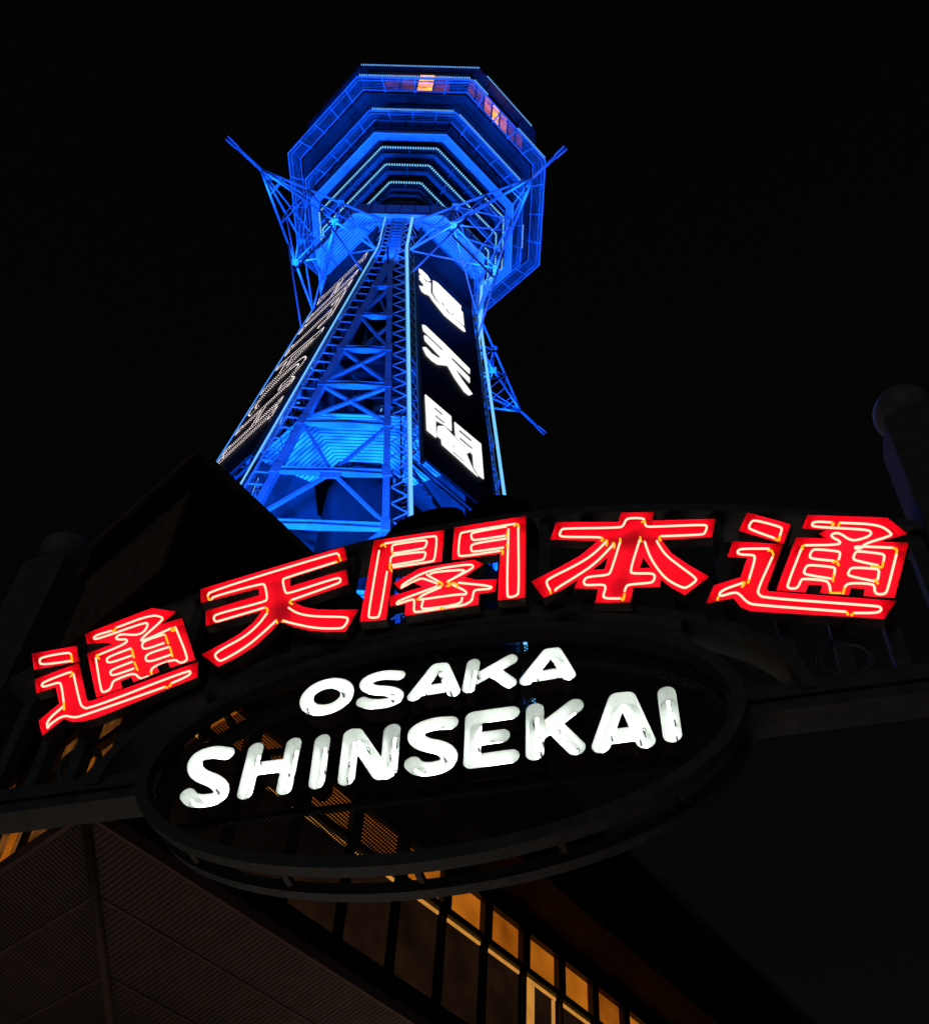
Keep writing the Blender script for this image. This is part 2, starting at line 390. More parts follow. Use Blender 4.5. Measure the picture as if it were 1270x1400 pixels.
CH['ten'] = dict(o=(260, 735), s=5.08, loops=[
    [[(73, 358), (1070, 62), (1090, 155), (695, 283), (697, 338), (1082, 222), (1100, 322), (725, 450), (790, 482), (880, 498), (1000, 503), (1168, 498), (1078, 655), (940, 655), (820, 645), (720, 620), (625, 585), (560, 655), (450, 755), (330, 830), (195, 897), (80, 812), (240, 730), (350, 665), (440, 590), (500, 510), (110, 612), (108, 510), (480, 400), (478, 352), (76, 455)]]],
    t=[[(150, 428), (165, 408), (500, 318), (522, 330), (538, 425), (520, 445), (185, 530), (162, 555), (175, 585), (200, 580), (520, 485)],
       [(122, 405), (140, 372), (1010, 105), (1030, 115), (1036, 130)],
       [(1010, 170), (660, 280), (642, 295), (660, 380), (680, 390), (1020, 278), (1045, 285), (1045, 305), (1025, 320), (705, 433)],
       [(535, 525), (480, 600), (380, 690), (200, 785), (168, 820), (200, 855), (225, 855), (380, 765), (480, 685), (600, 575)],
       [(685, 487), (740, 525), (850, 548), (1085, 550), (1100, 570), (1070, 620), (1040, 632), (880, 630), (750, 605), (645, 577)]],
    y=[[(122, 405), (135, 438), (150, 428)], [(520, 485), (540, 495), (535, 525)], [(1036, 130), (1046, 160)], [(1010, 165), (1022, 175)], [(705, 433), (688, 452), (712, 462)],
       [(600, 575), (606, 595)], [(645, 577), (640, 590)]])
CH['kaku'] = dict(o=(480, 690), s=5.08, loops=[
    [[(160, 248), (645, 177), (630, 395), (290, 450), (243, 798), (60, 815)]],
    [[(718, 158), (1213, 78), (1207, 645), (1017, 665), (1035, 340), (700, 385)]],
    [[(295, 545), (480, 440), (855, 382), (920, 412), (790, 500), (860, 522), (1015, 518), (997, 603), (887, 620), (883, 695), (372, 772), (378, 688), (270, 708), (268, 637), (500, 570), (430, 540), (340, 590)]]],
    t=[[(195, 320), (118, 770), (130, 785), (180, 785), (200, 770), (250, 465)], [(235, 270), (575, 215), (598, 225), (580, 385), (560, 395), (290, 435)],
       [(285, 325), (285, 285), (305, 275), (510, 245), (530, 255), (515, 295), (500, 305), (295, 338)], [(272, 405), (275, 365), (300, 350), (505, 325), (520, 335), (508, 375), (490, 385), (285, 420)],
       [(1140, 132), (775, 190), (755, 205), (742, 345), (760, 362), (1045, 318)], [(1080, 150), (850, 192), (832, 205), (838, 240), (855, 248), (1070, 215)],
       [(1075, 235), (850, 270), (830, 290), (835, 320), (850, 328), (1060, 297)], [(1092, 170), (1080, 630), (1100, 645), (1150, 630), (1165, 610), (1160, 155)],
       [(350, 575), (360, 550), (530, 455), (820, 412), (850, 425), (840, 445), (672, 532)], [(345, 578), (480, 510), (510, 515), (600, 548)],
       [(525, 485), (550, 502), (630, 545)], [(545, 485), (575, 468), (780, 450), (790, 465), (665, 538)],
       [(315, 690), (330, 665), (600, 567)], [(318, 692), (430, 655), (440, 665), (435, 740), (450, 748), (615, 722)], [(650, 716), (835, 690), (850, 600), (870, 590), (970, 585), (978, 565), (745, 542)],
       [(470, 655), (490, 630), (625, 572)], [(475, 660), (760, 620), (800, 625), (800, 600), (705, 557)], [(500, 668), (485, 720), (520, 725), (760, 692), (772, 645)]],
    y=[[(205, 290), (225, 272), (240, 292)], [(285, 325), (290, 345)], [(272, 405), (268, 440), (285, 462)], [(1130, 150), (1155, 128), (1165, 155)], [(1085, 190), (1080, 225)], [(1080, 275), (1085, 305)], [(1035, 318), (1055, 322), (1050, 345)],
       [(595, 545), (620, 535), (640, 560), (605, 568)], [(670, 535), (695, 560), (660, 565)], [(700, 545), (735, 550), (740, 575)], [(615, 722), (640, 712), (635, 730)], [(455, 660), (480, 655)]])
CH['hon'] = dict(o=(720, 680), s=4.704, loops=[
    [[(190, 160), (590, 158), (605, 98), (818, 95), (805, 150), (1212, 138), (1190, 255), (865, 275), (930, 360), (1040, 435), (1172, 510), (1015, 628), (930, 580), (862, 528), (855, 575), (685, 580), (665, 675), (438, 678), (460, 588), (303, 585), (330, 530), (215, 600), (108, 645), (30, 540), (200, 455), (350, 370), (455, 280), (150, 272)],
     [(520, 385), (425, 465), (500, 462)], [(748, 388), (725, 457), (795, 452)]]],
    t=[[(480, 262), (465, 255), (225, 255), (208, 240), (225, 205), (245, 200), (590, 195), (620, 185), (635, 145), (660, 133), (740, 133), (755, 142)],
       [(758, 165), (765, 185), (790, 190), (1140, 175), (1160, 185), (1145, 230), (1125, 240), (862, 250)],
       [(510, 285), (430, 365), (330, 430), (145, 520), (122, 545), (150, 600)], [(555, 305), (440, 425), (330, 500), (190, 585), (182, 600)],
       [(600, 285), (540, 480), (520, 500), (390, 510), (365, 535), (370, 560), (390, 565), (490, 560), (510, 575), (490, 630), (500, 650), (605, 650)],
       [(628, 605), (640, 570), (660, 560), (790, 550), (815, 540), (825, 500), (800, 488), (680, 490), (662, 475), (725, 275)],
       [(757, 285), (790, 380), (840, 460), (900, 530), (1000, 582), (1030, 580), (1085, 540), (1090, 520), (980, 440), (890, 370), (845, 300), (835, 280)]],
    y=[[(480, 258), (492, 270), (478, 282)], [(735, 160), (760, 150), (758, 168)], [(862, 250), (848, 258), (860, 278)], [(505, 280), (518, 275), (512, 310)], [(548, 295), (565, 295), (560, 325)], [(150, 600), (155, 618)], [(605, 650), (620, 665), (628, 620)],
       [(600, 265), (602, 290)], [(728, 255), (735, 285)]])
CH['tsu_right'] = dict(o=(960, 685), s=4.379, loops=[
    [[(268, 68), (528, 140), (485, 258), (218, 178)]],
    [[(182, 242), (482, 258), (388, 508), (385, 530), (400, 541), (1160, 598), (1085, 705), (290, 660), (230, 635), (185, 580), (20, 615), (68, 505), (228, 455), (268, 340), (147, 335)]],
    [[(628, 83), (1105, 100), (1228, 197), (1060, 243), (1232, 250), (1148, 580), (960, 568), (970, 525), (888, 520), (875, 562), (700, 552), (718, 505), (632, 500), (618, 547), (440, 535), (560, 218), (740, 225), (695, 195), (740, 175), (595, 163)]]],
    t=[[(430, 222), (285, 170), (275, 155), (295, 120), (320, 115), (470, 155), (475, 170), (462, 210)],
       [(400, 285), (230, 285), (208, 300), (215, 320), (300, 322), (318, 335), (278, 470)], [(240, 490), (110, 535), (95, 575), (190, 545), (220, 555), (270, 610), (320, 622), (860, 663)],
       [(905, 670), (1040, 670), (1070, 655), (1065, 635), (1040, 628), (370, 580), (335, 560), (330, 530), (418, 335)],
       [(775, 128), (670, 122), (652, 140), (665, 155), (980, 170), (1010, 185), (1005, 205), (960, 225), (890, 240), (820, 190), (775, 195), (770, 215), (825, 240), (820, 262), (612, 265)],
       [(820, 130), (1055, 140), (1135, 195), (1120, 210), (970, 255), (950, 285), (912, 285), (912, 270), (1140, 280)],
       [(590, 290), (505, 505), (515, 522), (555, 525), (575, 510), (590, 470), (610, 465), (740, 475), (760, 500), (765, 540)], [(848, 520), (870, 490), (1010, 495), (1030, 510), (1030, 550), (1060, 560), (1090, 555), (1105, 540), (1160, 318)],
       [(785, 358), (650, 345), (640, 330), (655, 295), (680, 288), (810, 300), (825, 310), (815, 350)], [(770, 465), (615, 440), (605, 425), (620, 390), (645, 382), (780, 395), (795, 405), (785, 450)],
       [(1050, 385), (910, 355), (900, 340), (915, 305), (935, 300), (1070, 315), (1090, 325), (1080, 370)], [(1030, 480), (880, 450), (868, 435), (885, 405), (905, 398), (1040, 405), (1058, 415), (1048, 470)]],
    y=[[(430, 225), (460, 238), (460, 210)], [(390, 300), (412, 292), (425, 325)], [(278, 470), (272, 490)], [(235, 515), (255, 490), (240, 485)], [(95, 575), (88, 592)], [(860, 663), (872, 680)], [(890, 685), (905, 670)],
       [(775, 128), (788, 140), (770, 148)], [(812, 150), (820, 130)], [(612, 265), (592, 272), (600, 290)], [(1140, 280), (1165, 290), (1158, 318)], [(765, 540), (765, 552), (830, 550)], [(840, 558), (850, 520)],
       [(780, 370), (800, 355), (815, 385)], [(785, 440), (780, 480)], [(1005, 390), (1050, 392), (1075, 400), (1080, 365)], [(1030, 470), (1050, 495)]])

def ray(p): return (fw + rt * ((p[0] - CX) / FPX) + up * ((CY - p[1]) / FPX)).normalized()
RZ = Matrix.Rotation(PSI, 3, 'Z')
def on_sign(p):                        # photo pixel -> (u, h) on the right-hand sign plane
    A, B, C_ = [RZ @ sgn(0, u_, h_, 0.28) for u_, h_ in ((0, 44), (1, 44), (0, 60))]
    e1, e2 = B - A, C_ - A; nn = e1.cross(e2); d = ray(p); P = CAM + d * ((A - CAM).dot(nn) / d.dot(nn)) - A
    a11, a12, a22 = e1.dot(e1), e1.dot(e2), e2.dot(e2); b1, b2 = P.dot(e1), P.dot(e2); dt = a11 * a22 - a12 * a12
    return ((b1 * a22 - b2 * a12) / dt, 44 + 16 * (a11 * b2 - a12 * b1) / dt)
TCH = [('white glowing character 通', [
          [[(55, 72), (72, 80), (105, 112), (123, 143), (108, 146), (72, 112), (57, 92)]],
          [[(58, 108), (76, 120), (96, 148), (124, 156), (124, 212), (150, 252), (215, 317), (318, 415), (325, 438), (310, 432), (205, 345), (140, 264), (116, 228), (88, 216), (72, 203), (58, 170), (76, 178), (84, 166), (60, 134)]],
          [[(137, 140), (162, 154), (300, 290), (298, 312), (310, 328), (317, 403), (220, 309), (156, 245), (137, 212)], [(182, 264), (196, 270), (213, 300), (205, 305)], [(243, 322), (254, 328), (264, 350), (256, 350)]]]),
       ('white glowing character 天', [
          [[(75, 398), (92, 402), (200, 505), (350, 655), (350, 682), (250, 588), (244, 598), (350, 706), (350, 735), (258, 640), (300, 710), (366, 800), (345, 806), (318, 785), (262, 705), (222, 635), (205, 632), (165, 628), (130, 605), (98, 572), (78, 528), (95, 528), (130, 565), (165, 588), (185, 588), (92, 490), (85, 460), (98, 462), (190, 548), (196, 540), (82, 432)]]]),
       ('white glowing character 閣', [
          [[(92, 802), (242, 930), (245, 1013), (200, 976), (152, 952), (156, 1052), (102, 1008)], [(145, 872), (196, 914), (196, 928), (145, 887)], [(151, 917), (206, 962), (206, 975), (151, 932)]],
          [[(262, 962), (415, 1090), (431, 1292), (404, 1272), (374, 1225), (368, 1150), (268, 1046)], [(288, 1002), (362, 1064), (362, 1080), (288, 1018)], [(292, 1046), (366, 1110), (366, 1124), (292, 1062)]],
          [[(165, 985), (202, 985), (258, 1046), (350, 1138), (330, 1146), (345, 1180), (368, 1234), (398, 1278), (350, 1236), (270, 1162), (190, 1092), (185, 1060), (160, 1040)], [(240, 1084), (262, 1100), (276, 1122), (255, 1106)], [(250, 1126), (318, 1186), (320, 1198), (252, 1140)]]])]
for k in (0, 2):
    for lab, parts in TCH:
        mb = MB()
        for part in parts:
            L2 = [[on_sign((560 + x / 4.243, 350 + y / 4.243)) for x, y in l] for l in part]
            mb.prism(L2, lambda p: sgn(k, p[0], p[1], 0.28), lambda p: sgn(k, p[0], p[1], 0.235))
        mb.build('character', 'wsign', SIGNS[k], label=lab)

# dotted HITACHI lying on its side, reading downwards
def arc(cx, cy, rx, ry, a0, a1, n): return [(cx + rx * math.cos(R(lerp(a0, a1, i / n))), cy + ry * math.sin(R(lerp(a0, a1, i / n)))) for i in range(n + 1)]
LT = {'H': [[(0, 1), (.22, 1), (.22, .93), (.18, .93), (.18, .54), (.82, .54), (.82, .93), (.78, .93), (.78, 1), (1, 1), (1, .93), (.96, .93), (.96, .07), (1, .07), (1, 0), (.78, 0), (.78, .07), (.82, .07), (.82, .46), (.18, .46), (.18, .07), (.22, .07), (.22, 0), (0, 0), (0, .07), (.04, .07), (.04, .93), (0, .93)]],
      'I': [[(.1, 1), (.9, 1), (.9, .93), (.70, .93), (.70, .07), (.9, .07), (.9, 0), (.1, 0), (.1, .07), (.30, .07), (.30, .93), (.1, .93)]],
      'T': [[(0, 1), (1, 1), (1, .75), (.90, .75), (.90, .90), (.57, .90), (.57, .07), (.65, .07), (.65, 0), (.35, 0), (.35, .07), (.43, .07), (.43, .90), (.10, .90), (.10, .75), (0, .75)]],
      'A': [[(.42, 1), (.58, 1), (1, 0), (.84, 0), (.72, .26), (.28, .26), (.16, 0), (0, 0)], [(.5, .82), (.66, .38), (.34, .38)]],
      'C': [arc(.5, .5, .5, .5, 48, 312, 18) + [(.84, .12), (.72, .24)] + arc(.5, .5, .36, .38, 308, 52, 12) + [(.72, .74), (.72, .66), (.92, .66), (.98, .95)]]}
WORD = [('H', 67.2, 63.5), ('I', 62.8, 61.5), ('T', 60.9, 57.2), ('A', 57.1, 53.4), ('C', 53.1, 49.6), ('H', 49.3, 46.5), ('I', 46.2, 45.0)]
for k in (1, 3):
    for ch, ht, hb in WORD:
        mb = MB()
        for loop in LT[ch]:
            P = []
            for (x, y) in loop:        # letter right -> down the tower; letter up -> towards the right-hand edge
                hh = lerp(ht, hb, x); uu = lerp(0.10, 0.86, y)
                P.append(sgn(k, uu, hh, 0.30))
            n = len(P)
            for i in range(n):
                a, b = P[i], P[(i + 1) % n]; L = (b - a).length; m = max(1, round(L / 0.13))
                for j in range(m):
                    c = a.lerp(b, j / m); r = 0.026
                    mb.add([c + V(d) * r for d in ((1, 0, 0), (-1, 0, 0), (0, 1, 0), (0, -1, 0), (0, 0, 1), (0, 0, -1))],
                           [(0, 2, 4), (2, 1, 4), (1, 3, 4), (3, 0, 4), (2, 0, 5), (1, 2, 5), (3, 1, 5), (0, 3, 5)])
        mb.build('bulb_letter', 'bulb', SIGNS[k], kind='stuff', label='letter %s outlined in small white bulbs' % ch)

# ---- inner platform, core and lift shaft
def ribbed(name, outer, inner, h, nl, ns, m='ribs', parent=TW, sheet='louvre', skip=()):
    base = slab(MB(), outer, inner, h, h + 0.25).build(name, sheet, parent)
    oo, oi = octo(*outer), octo(*inner)
    for i in range(8):
        n = ns if i % 2 == 0 else nl
        if i in skip: continue
        for j in range(n):
            t0, t1 = (j + 0.10) / n, (j + 0.82) / n
            def pt(q, t, hh): return tp(lerp(oi[q][0], oo[q][0], t), lerp(oi[q][1], oo[q][1], t), hh)
            a, b = i, (i + 1) % 8
            MB().hexa([pt(a, t0, h - .005), pt(b, t0, h - .005), pt(b, t1, h - .005), pt(a, t1, h - .005)],
                      [pt(a, t0, h - .06), pt(b, t0, h - .06), pt(b, t1, h - .06), pt(a, t1, h - .06)]).build('rib', m, base)
    return base
ribbed('inner_platform', (5.6, 2.6), (2.6, 1.1), 47.6, 15, 15, sheet='black', skip=(2, 3, 4, 5, 6))
MB().tube([tp(0, 0, h) for h in (-1.6, 20, 47.5)], 2.0, 40).build('lift_core', 'core', TW, True)
sh = MB()
for x, y in ((-1.5, -1.5), (1.5, -1.5), (1.5, 1.5), (-1.5, 1.5)): sh.bar(tp(x, y, 48), tp(x, y, 72), 0.2, 0.2)
for i in range(8):
    h = 50 + i * 2.8
    for a, b in (((-1.5, -1.5), (1.5, -1.5)), ((1.5, -1.5), (1.5, 1.5)), ((1.5, 1.5), (-1.5, 1.5)), ((-1.5, 1.5), (-1.5, -1.5))):
        sh.bar(tp(*a, h), tp(*b, h), 0.14, 0.14); sh.bar(tp(*a, h), tp(*b, h + 2.8), 0.08, 0.08)
sh.build('lift_shaft', 'steel', TW)
slab(MB(), (4.6, 1.4), (1.6, 0.6), 56.0, 56.2).build('inner_floor', 'louvre', TW)
slab(MB(), (4.2, 1.0), (1.6, 0.6), 63.5, 63.7).build('inner_floor', 'louvre', TW)

# ---- base building round the feet
bb = slab(MB(), (8.6, 4.2), (2.1, 0.9), -1.6, HB).build('base_wall', 'conc', TW)
for i in range(8):
    o = octo(8.6, 4.2); a, b = V(o[i]), V(o[(i + 1) % 8]); n2 = V(((a + b) / 2).to_tuple()).normalized()
    for r_ in range(4):
        for j in range(4):
            p, q = a.lerp(b, 0.08 + j * 0.22), a.lerp(b, 0.26 + j * 0.22); p += n2 * 0.03; q += n2 * 0.03
            z = 2.5 + r_ * 3.8
            MB().add([tp(*p, z), tp(*q, z), tp(*q, z + 2), tp(*p, z + 2)], [(0, 1, 2, 3)]).build('base_window', 'glass', bb)
slab(MB(), (9.1, 4.5), (8.0, 3.9), HB - 0.6, HB + 0.3).build('base_cornice', 'conc', TW)

# ---- deck
def leds(mb, a, s, h, sides, step=0.18, size=(0.12, 0.075), f0=0.0, f1=1.0):
    o = octo(a, s)
    for i in sides:
        p, q = tp(*o[i], h), tp(*o[(i + 1) % 8], h); L = (q - p).length; n = int(L / step); d = (q - p).normalized()
        for j in range(n):
            t = (j + 0.5) / n
            if t < f0 or t > f1: continue
            c = p.lerp(q, t); mb.bar(c - d * size[0] / 2, c + d * size[0] / 2, size[1], size[1])
    return mb
def ringbars(name, a, s, h, w, t, m, parent):
    o = octo(a, s)
    for i in range(8): MB().bar(tp(*o[i], h), tp(*o[(i + 1) % 8], h), w, t).build(name, m, parent)

E_ = (5.7, 2.96); TI = (5.05, 0.75)
sof = ribbed('shaft_soffit', E_, TI, 71.26, 11, 4)
ringbars('soffit_edge', E_[0] - .06, E_[1] - .02, 71.2, 0.22, 0.16, 'ribs', sof)
fs = slab(MB(), E_, (E_[0] - .3, E_[1] - .12), 71.52, 72.7).build('soffit_fascia', 'steel2', TW)
oc = octo(E_[0] + .03, E_[1] + .012)
for i in range(8):
    for j in range(1, 6):
        c = V(oc[i]).lerp(V(oc[(i + 1) % 8]), j / 6); MB().bar(tp(*c, 71.55), tp(*c, 72.68), 0.05, 0.05, (1, 0, 0)).build('panel_seam', 'louvre', fs)
# black drum behind the tiers
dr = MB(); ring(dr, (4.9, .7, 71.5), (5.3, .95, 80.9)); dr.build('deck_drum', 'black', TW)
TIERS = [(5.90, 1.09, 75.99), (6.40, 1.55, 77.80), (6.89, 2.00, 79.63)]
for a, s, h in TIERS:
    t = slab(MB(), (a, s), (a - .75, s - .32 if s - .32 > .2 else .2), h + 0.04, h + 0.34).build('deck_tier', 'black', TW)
    leds(MB(), a - .02, s - .01, h, range(8), 0.18, (0.085, 0.105)).build('led_strip', 'led', t, kind='stuff')
    ringbars('tier_beam', a - .42, s - .17, h - .30, 0.20, 0.10, 'shaded_steel', t)
    ringbars('tier_beam', a - .62, s - .25, h - .12, 0.07, 0.10, 'shaded_steel', t)
    o1, o0 = octo(a - .10, s - .04), octo(a - .75, max(.2, s - .32))
    for i in range(8):
        for j in range(1, 4 if i % 2 else 2):
            f = j / (4 if i % 2 else 2); p = V(o1[i]).lerp(V(o1[(i + 1) % 8]), f); q = V(o0[i]).lerp(V(o0[(i + 1) % 8]), f)
            MB().bar(tp(*p, h - .12), tp(*q, h - .42), 0.08, 0.10).build('tier_bracket', 'shaded_steel', t)
# rows of short blue fixtures between the tiers
for a, s, h in ((5.5, .95, 74.7),):
    ringbars('recess_beam', a, s, h, 0.16, 0.14, 'shaded_steel', TW); ringbars('recess_beam', a - .3, s - .1, h - .5, 0.08, 0.1, 'steel2', TW)
# flange under the 4th floor
fl = slab(MB(), (7.55, 2.59), (6.98, 2.30), 80.6, 80.95).build('deck_flange', 'steel', TW)
ringbars('flange_lip', 7.53, 2.585, 80.52, 0.10, 0.18, 'ribs', fl)
MB(); fl4 = slab(MB(), (7.5, 2.57), (4.6, 1.0), 80.97, 81.3).build('deck_floor', 'black', TW)
# glazed storeys
def storey(a, s, h0, h1, panes, lit, inset=0.0):
    w = MB(); slab(w, (a, s), (a - .25, s - .1), h0, h0 + .35); slab(w, (a, s), (a - .25, s - .1), h1 - .35, h1)
    root = w.build('deck_wall', 'louvre', TW)
    o = octo(a - .06, s - .025)
    for i in range(8):
        n = panes if i % 2 else max(3, panes - 2)
        p, q = V(o[i]), V(o[(i + 1) % 8])
        for j in range(n):
            c0, c1 = p.lerp(q, (j + .04) / n), p.lerp(q, (j + .96) / n)
            nn = V((-(c1 - c0).y, (c1 - c0).x)).normalized() * 0.04
            MB().hexa([tp(*c0, h0 + .36), tp(*c1, h0 + .36), tp(*c1, h1 - .36), tp(*c0, h1 - .36)],
                      [tp(*(c0 + nn), h0 + .36), tp(*(c1 + nn), h0 + .36), tp(*(c1 + nn), h1 - .36), tp(*(c0 + nn), h1 - .36)]).build('window', lit.get((i, j), 'glass'), root)
        for j in range(n + 1):
            c = p.lerp(q, j / n); MB().bar(tp(*c, h0 + .3), tp(*c, h1 - .3), 0.14, 0.14).build('mullion', 'dark', root)
    return root
storey(7.55, 2.70, 81.3, 84.9, 7, {})
storey(8.75, 3.80, 85.2, 89.6, 8, {(0, 3): 'deckwin', (0, 2): 'deckwin3', (0, 4): 'deckwin3', (0, 1): 'deckwin3', (1, 1): 'deckwin3', (1, 2): 'deckwin2', (1, 3): 'deckwin', (1, 4): 'deckwin2', (1, 5): 'deckwin3', (1, 6): 'deckwin3', (1, 0): 'deckwin3'})
slab(MB(), (8.75, 3.75), (4.6, 1.0), 84.92, 85.2).build('deck_floor', 'louvre', TW)
# open walkways with gratings
def walkway(outer, inner, h, nl, ns, led_sides):
    root = slab(MB(), outer, (outer[0] - .10, outer[1] - .04), h - .09, h + .09).build('walkway', 'steel', TW)
    ringbars('inner_rail', inner[0], inner[1], h, 0.07, 0.09, 'steel', root)
    ringbars('outer_rail', outer[0] - .28, outer[1] - .11, h, 0.06, 0.08, 'steel', root)
    oo, oi = octo(*outer), octo(*inner)
    for i in range(8):
        n = nl if i % 2 else ns
        for j in range(n):
            f = (j + .75) / (n + .5); p = V(oo[i]).lerp(V(oo[(i + 1) % 8]), f); q = V(oi[i]).lerp(V(oi[(i + 1) % 8]), f); q = q + (q - p) * .12
            MB().bar(tp(*p, h - .02), tp(*q, h - .02), 0.09, 0.10).build('cross_bar', 'steel', root)
    gr = MB(); d = outer[0] - inner[0]; n = int(d / 0.10)
    for j in range(n):
        f = (j + .5) / n; a, s = lerp(outer[0], inner[0], f), lerp(outer[1], inner[1], f); o = octo(a, s)
        for i in range(8): gr.bar(tp(*o[i], h + .03), tp(*o[(i + 1) % 8], h + .03), 0.026, 0.03)
    gr.build('grating', 'steel2', root, kind='stuff')
    for i, f0, f1 in led_sides:
        leds(MB(), outer[0] + .05, outer[1] + .02, h + .02, (i,), 0.16, (0.085, 0.09), f0, f1).build('led_strip', 'led_b', root, kind='stuff')
    return root
walkway((9.89, 4.22), (8.92, 3.82), 85.0, 4, 3, ((0, .02, .98), (1, .60, .97), (1, .03, .2)))
walkway((8.32, 3.14), (7.55, 2.80), 82.82, 4, 3, ((0, .02, .98), (1, .04, .97), (2, .5, .8)))
rf = slab(MB(), (9.08, 4.55), (0.6, 0.25), 90.04, 90.5).build('deck_roof', 'louvre', TW)
for i, f0, f1 in ((0, 0, 1), (1, .12, .93)):
    leds(MB(), 9.1, 4.56, 89.98, (i,), 0.16, (0.085, 0.08), f0, f1).build('led_strip', 'led_b', rf, kind='stuff')
slab(MB(), (5.2, 2.1), (0.6, 0.25), 90.5, 93.4).build('roof_house', 'steel2', TW)
MB().tube([tp(0, 0, 93), tp(0, 0, 97), tp(0, 0, 106)], [0.5, 0.3, 0.08], 12).build('mast', 'steel', TW, True)

# ---- outriggers with floodlights
def lamp(name, parent, loc, target, power, size, blend, r=0.25, col=(0.002, 0.085, 1.0)):
    l = bpy.data.lights.new(name, 'SPOT'); l.energy = power; l.spot_size = R(size); l.spot_blend = blend; l.shadow_soft_size = r; l.color = col
    o = bpy.data.objects.new(name, l); COL.objects.link(o); o.parent = parent; o.location = loc
    o.rotation_euler = (V(target) - V(loc)).to_track_quat('-Z', 'Y').to_euler(); return o
for k in range(4):
    n = SN[k]; t = V((-n.y, n.x, 0))
    def op(r, lat_, h): return n * r + t * lat_ + V((0, 0, h + Z0))
    fr = 4.37
    J = op(12.4, 0, 70.4); tip = op(14.3, 0, 70.4)
    og = MB(); og.tube([J - n * 0.3, tip], 0.12, 8)
    for s_ in (-1, 1): og.tube([tip - n * .05 + t * .1 * s_, op(15.1, .12 * s_, 70.4)], 0.07, 6)
    root = og.build('outrigger', 'steel', TW, True)
    def strut(a, b, r=0.09): MB().tube([a, b], r, 6).build('strut', 'steel', root, True)
    roots = {}
    for s_ in (-1, 1):
        U = op(fr + .2, 3.05 * s_, 70.9); Lw = op(fr + .25, 3.10 * s_, 66.5); M0 = op(fr + .15, 3.15 * s_, 62.2)
        strut(U, J, 0.085); strut(Lw, J, 0.085); strut(M0, op(8.4, 1.6 * s_, 68.4), 0.065)
        strut(op(fr + .2, 1.7 * s_, 71.1), J, 0.055)
        for f in (0.35, 0.62, 0.82):
            strut(U.lerp(J, f), Lw.lerp(J, f), 0.045)
        strut(U.lerp(J, .35), Lw, 0.06); strut(Lw.lerp(J, .35), U.lerp(J, .62), 0.05)
        roots[s_] = (U, Lw)
    for w_ in (0, 1):
        a, b = roots[-1][w_], roots[1][w_]
        for f in (0.35, 0.62, 0.82): strut(a.lerp(J, f), b.lerp(J, f), 0.045)
        strut(a, b.lerp(J, .35), 0.06); strut(a.lerp(J, .35), b.lerp(J, .62), 0.05); strut(b, a.lerp(J, .35), 0.05)
        for q in (a, b):
            c = q.lerp(J, .35); MB().box(c.x - .22, c.x + .22, c.y - .22, c.y + .22, c.z - .05, c.z + .05).build('node_plate', 'steel', root)
    for s_ in (-1, 1):
        p = op(11.6, .2 * s_, 70.05)
        fx = MB().box(p.x - .1, p.x + .1, p.y - .1, p.y + .1, p.z - .1, p.z + .1).build('floodlight', 'dark', root)
    MB().bar(op(7.3, -1.9, 66.5), op(7.3, 1.9, 66.5), .12, .12).build('lamp_bar', 'dark', root)
    for s_ in (-1, 1): lamp('flood_lamp', root, op(7.3, 1.5 * s_, 66.7), op(5.0, 1.2 * s_, 71.3), 950, 120, 0.7)
    lamp('flood_lamp', root, op(11.9, 0, 69.2), op(3.0, 0, 76.5), 400, 125, 0.6)

# ---- floodlights on the base roof, inside the foot and under the deck
for k in range(4):
    n = LN[k]
    p = n * 16.0 + V((0, 0, 19 + Z0))
    q = n * 9.0 + V((0, 0, HB + Z0))
    fx = MB().bar(q, p, 0.25, 0.25).build('floodlight_arm', 'dark', TW)
    lamp('flood_lamp', fx, p + V((0, 0, .6)), n * 4.0 + V((0, 0, 55)), 115000, 50, 0.4)
for k in range(4): lamp('flood_lamp', JB[k], lat(k, 0, 64.1, 1.5), lat(k, 0, 71.3, 0.3), 1600, 110, 0.7)
fx = MB().box(-.5, .5, -3.6, -3.0, HB + Z0 + .3, HB + Z0 + .9).build('floodlight', 'dark', TW)
for k in range(4):
    n = LN[k]; lamp('flood_lamp', fx, n * 3.0 + V((0, 0, 37)), n * 4.0 + V((0, 0, 49)), 5200, 66, 0.7)
for k in range(4):
    n = SN[k]; lamp('flood_lamp', fl, n * 6.9 + V((0, 0, 73.4 + Z0)), n * 8.2 + V((0, 0, 84)), 2800, 140, 0.8)

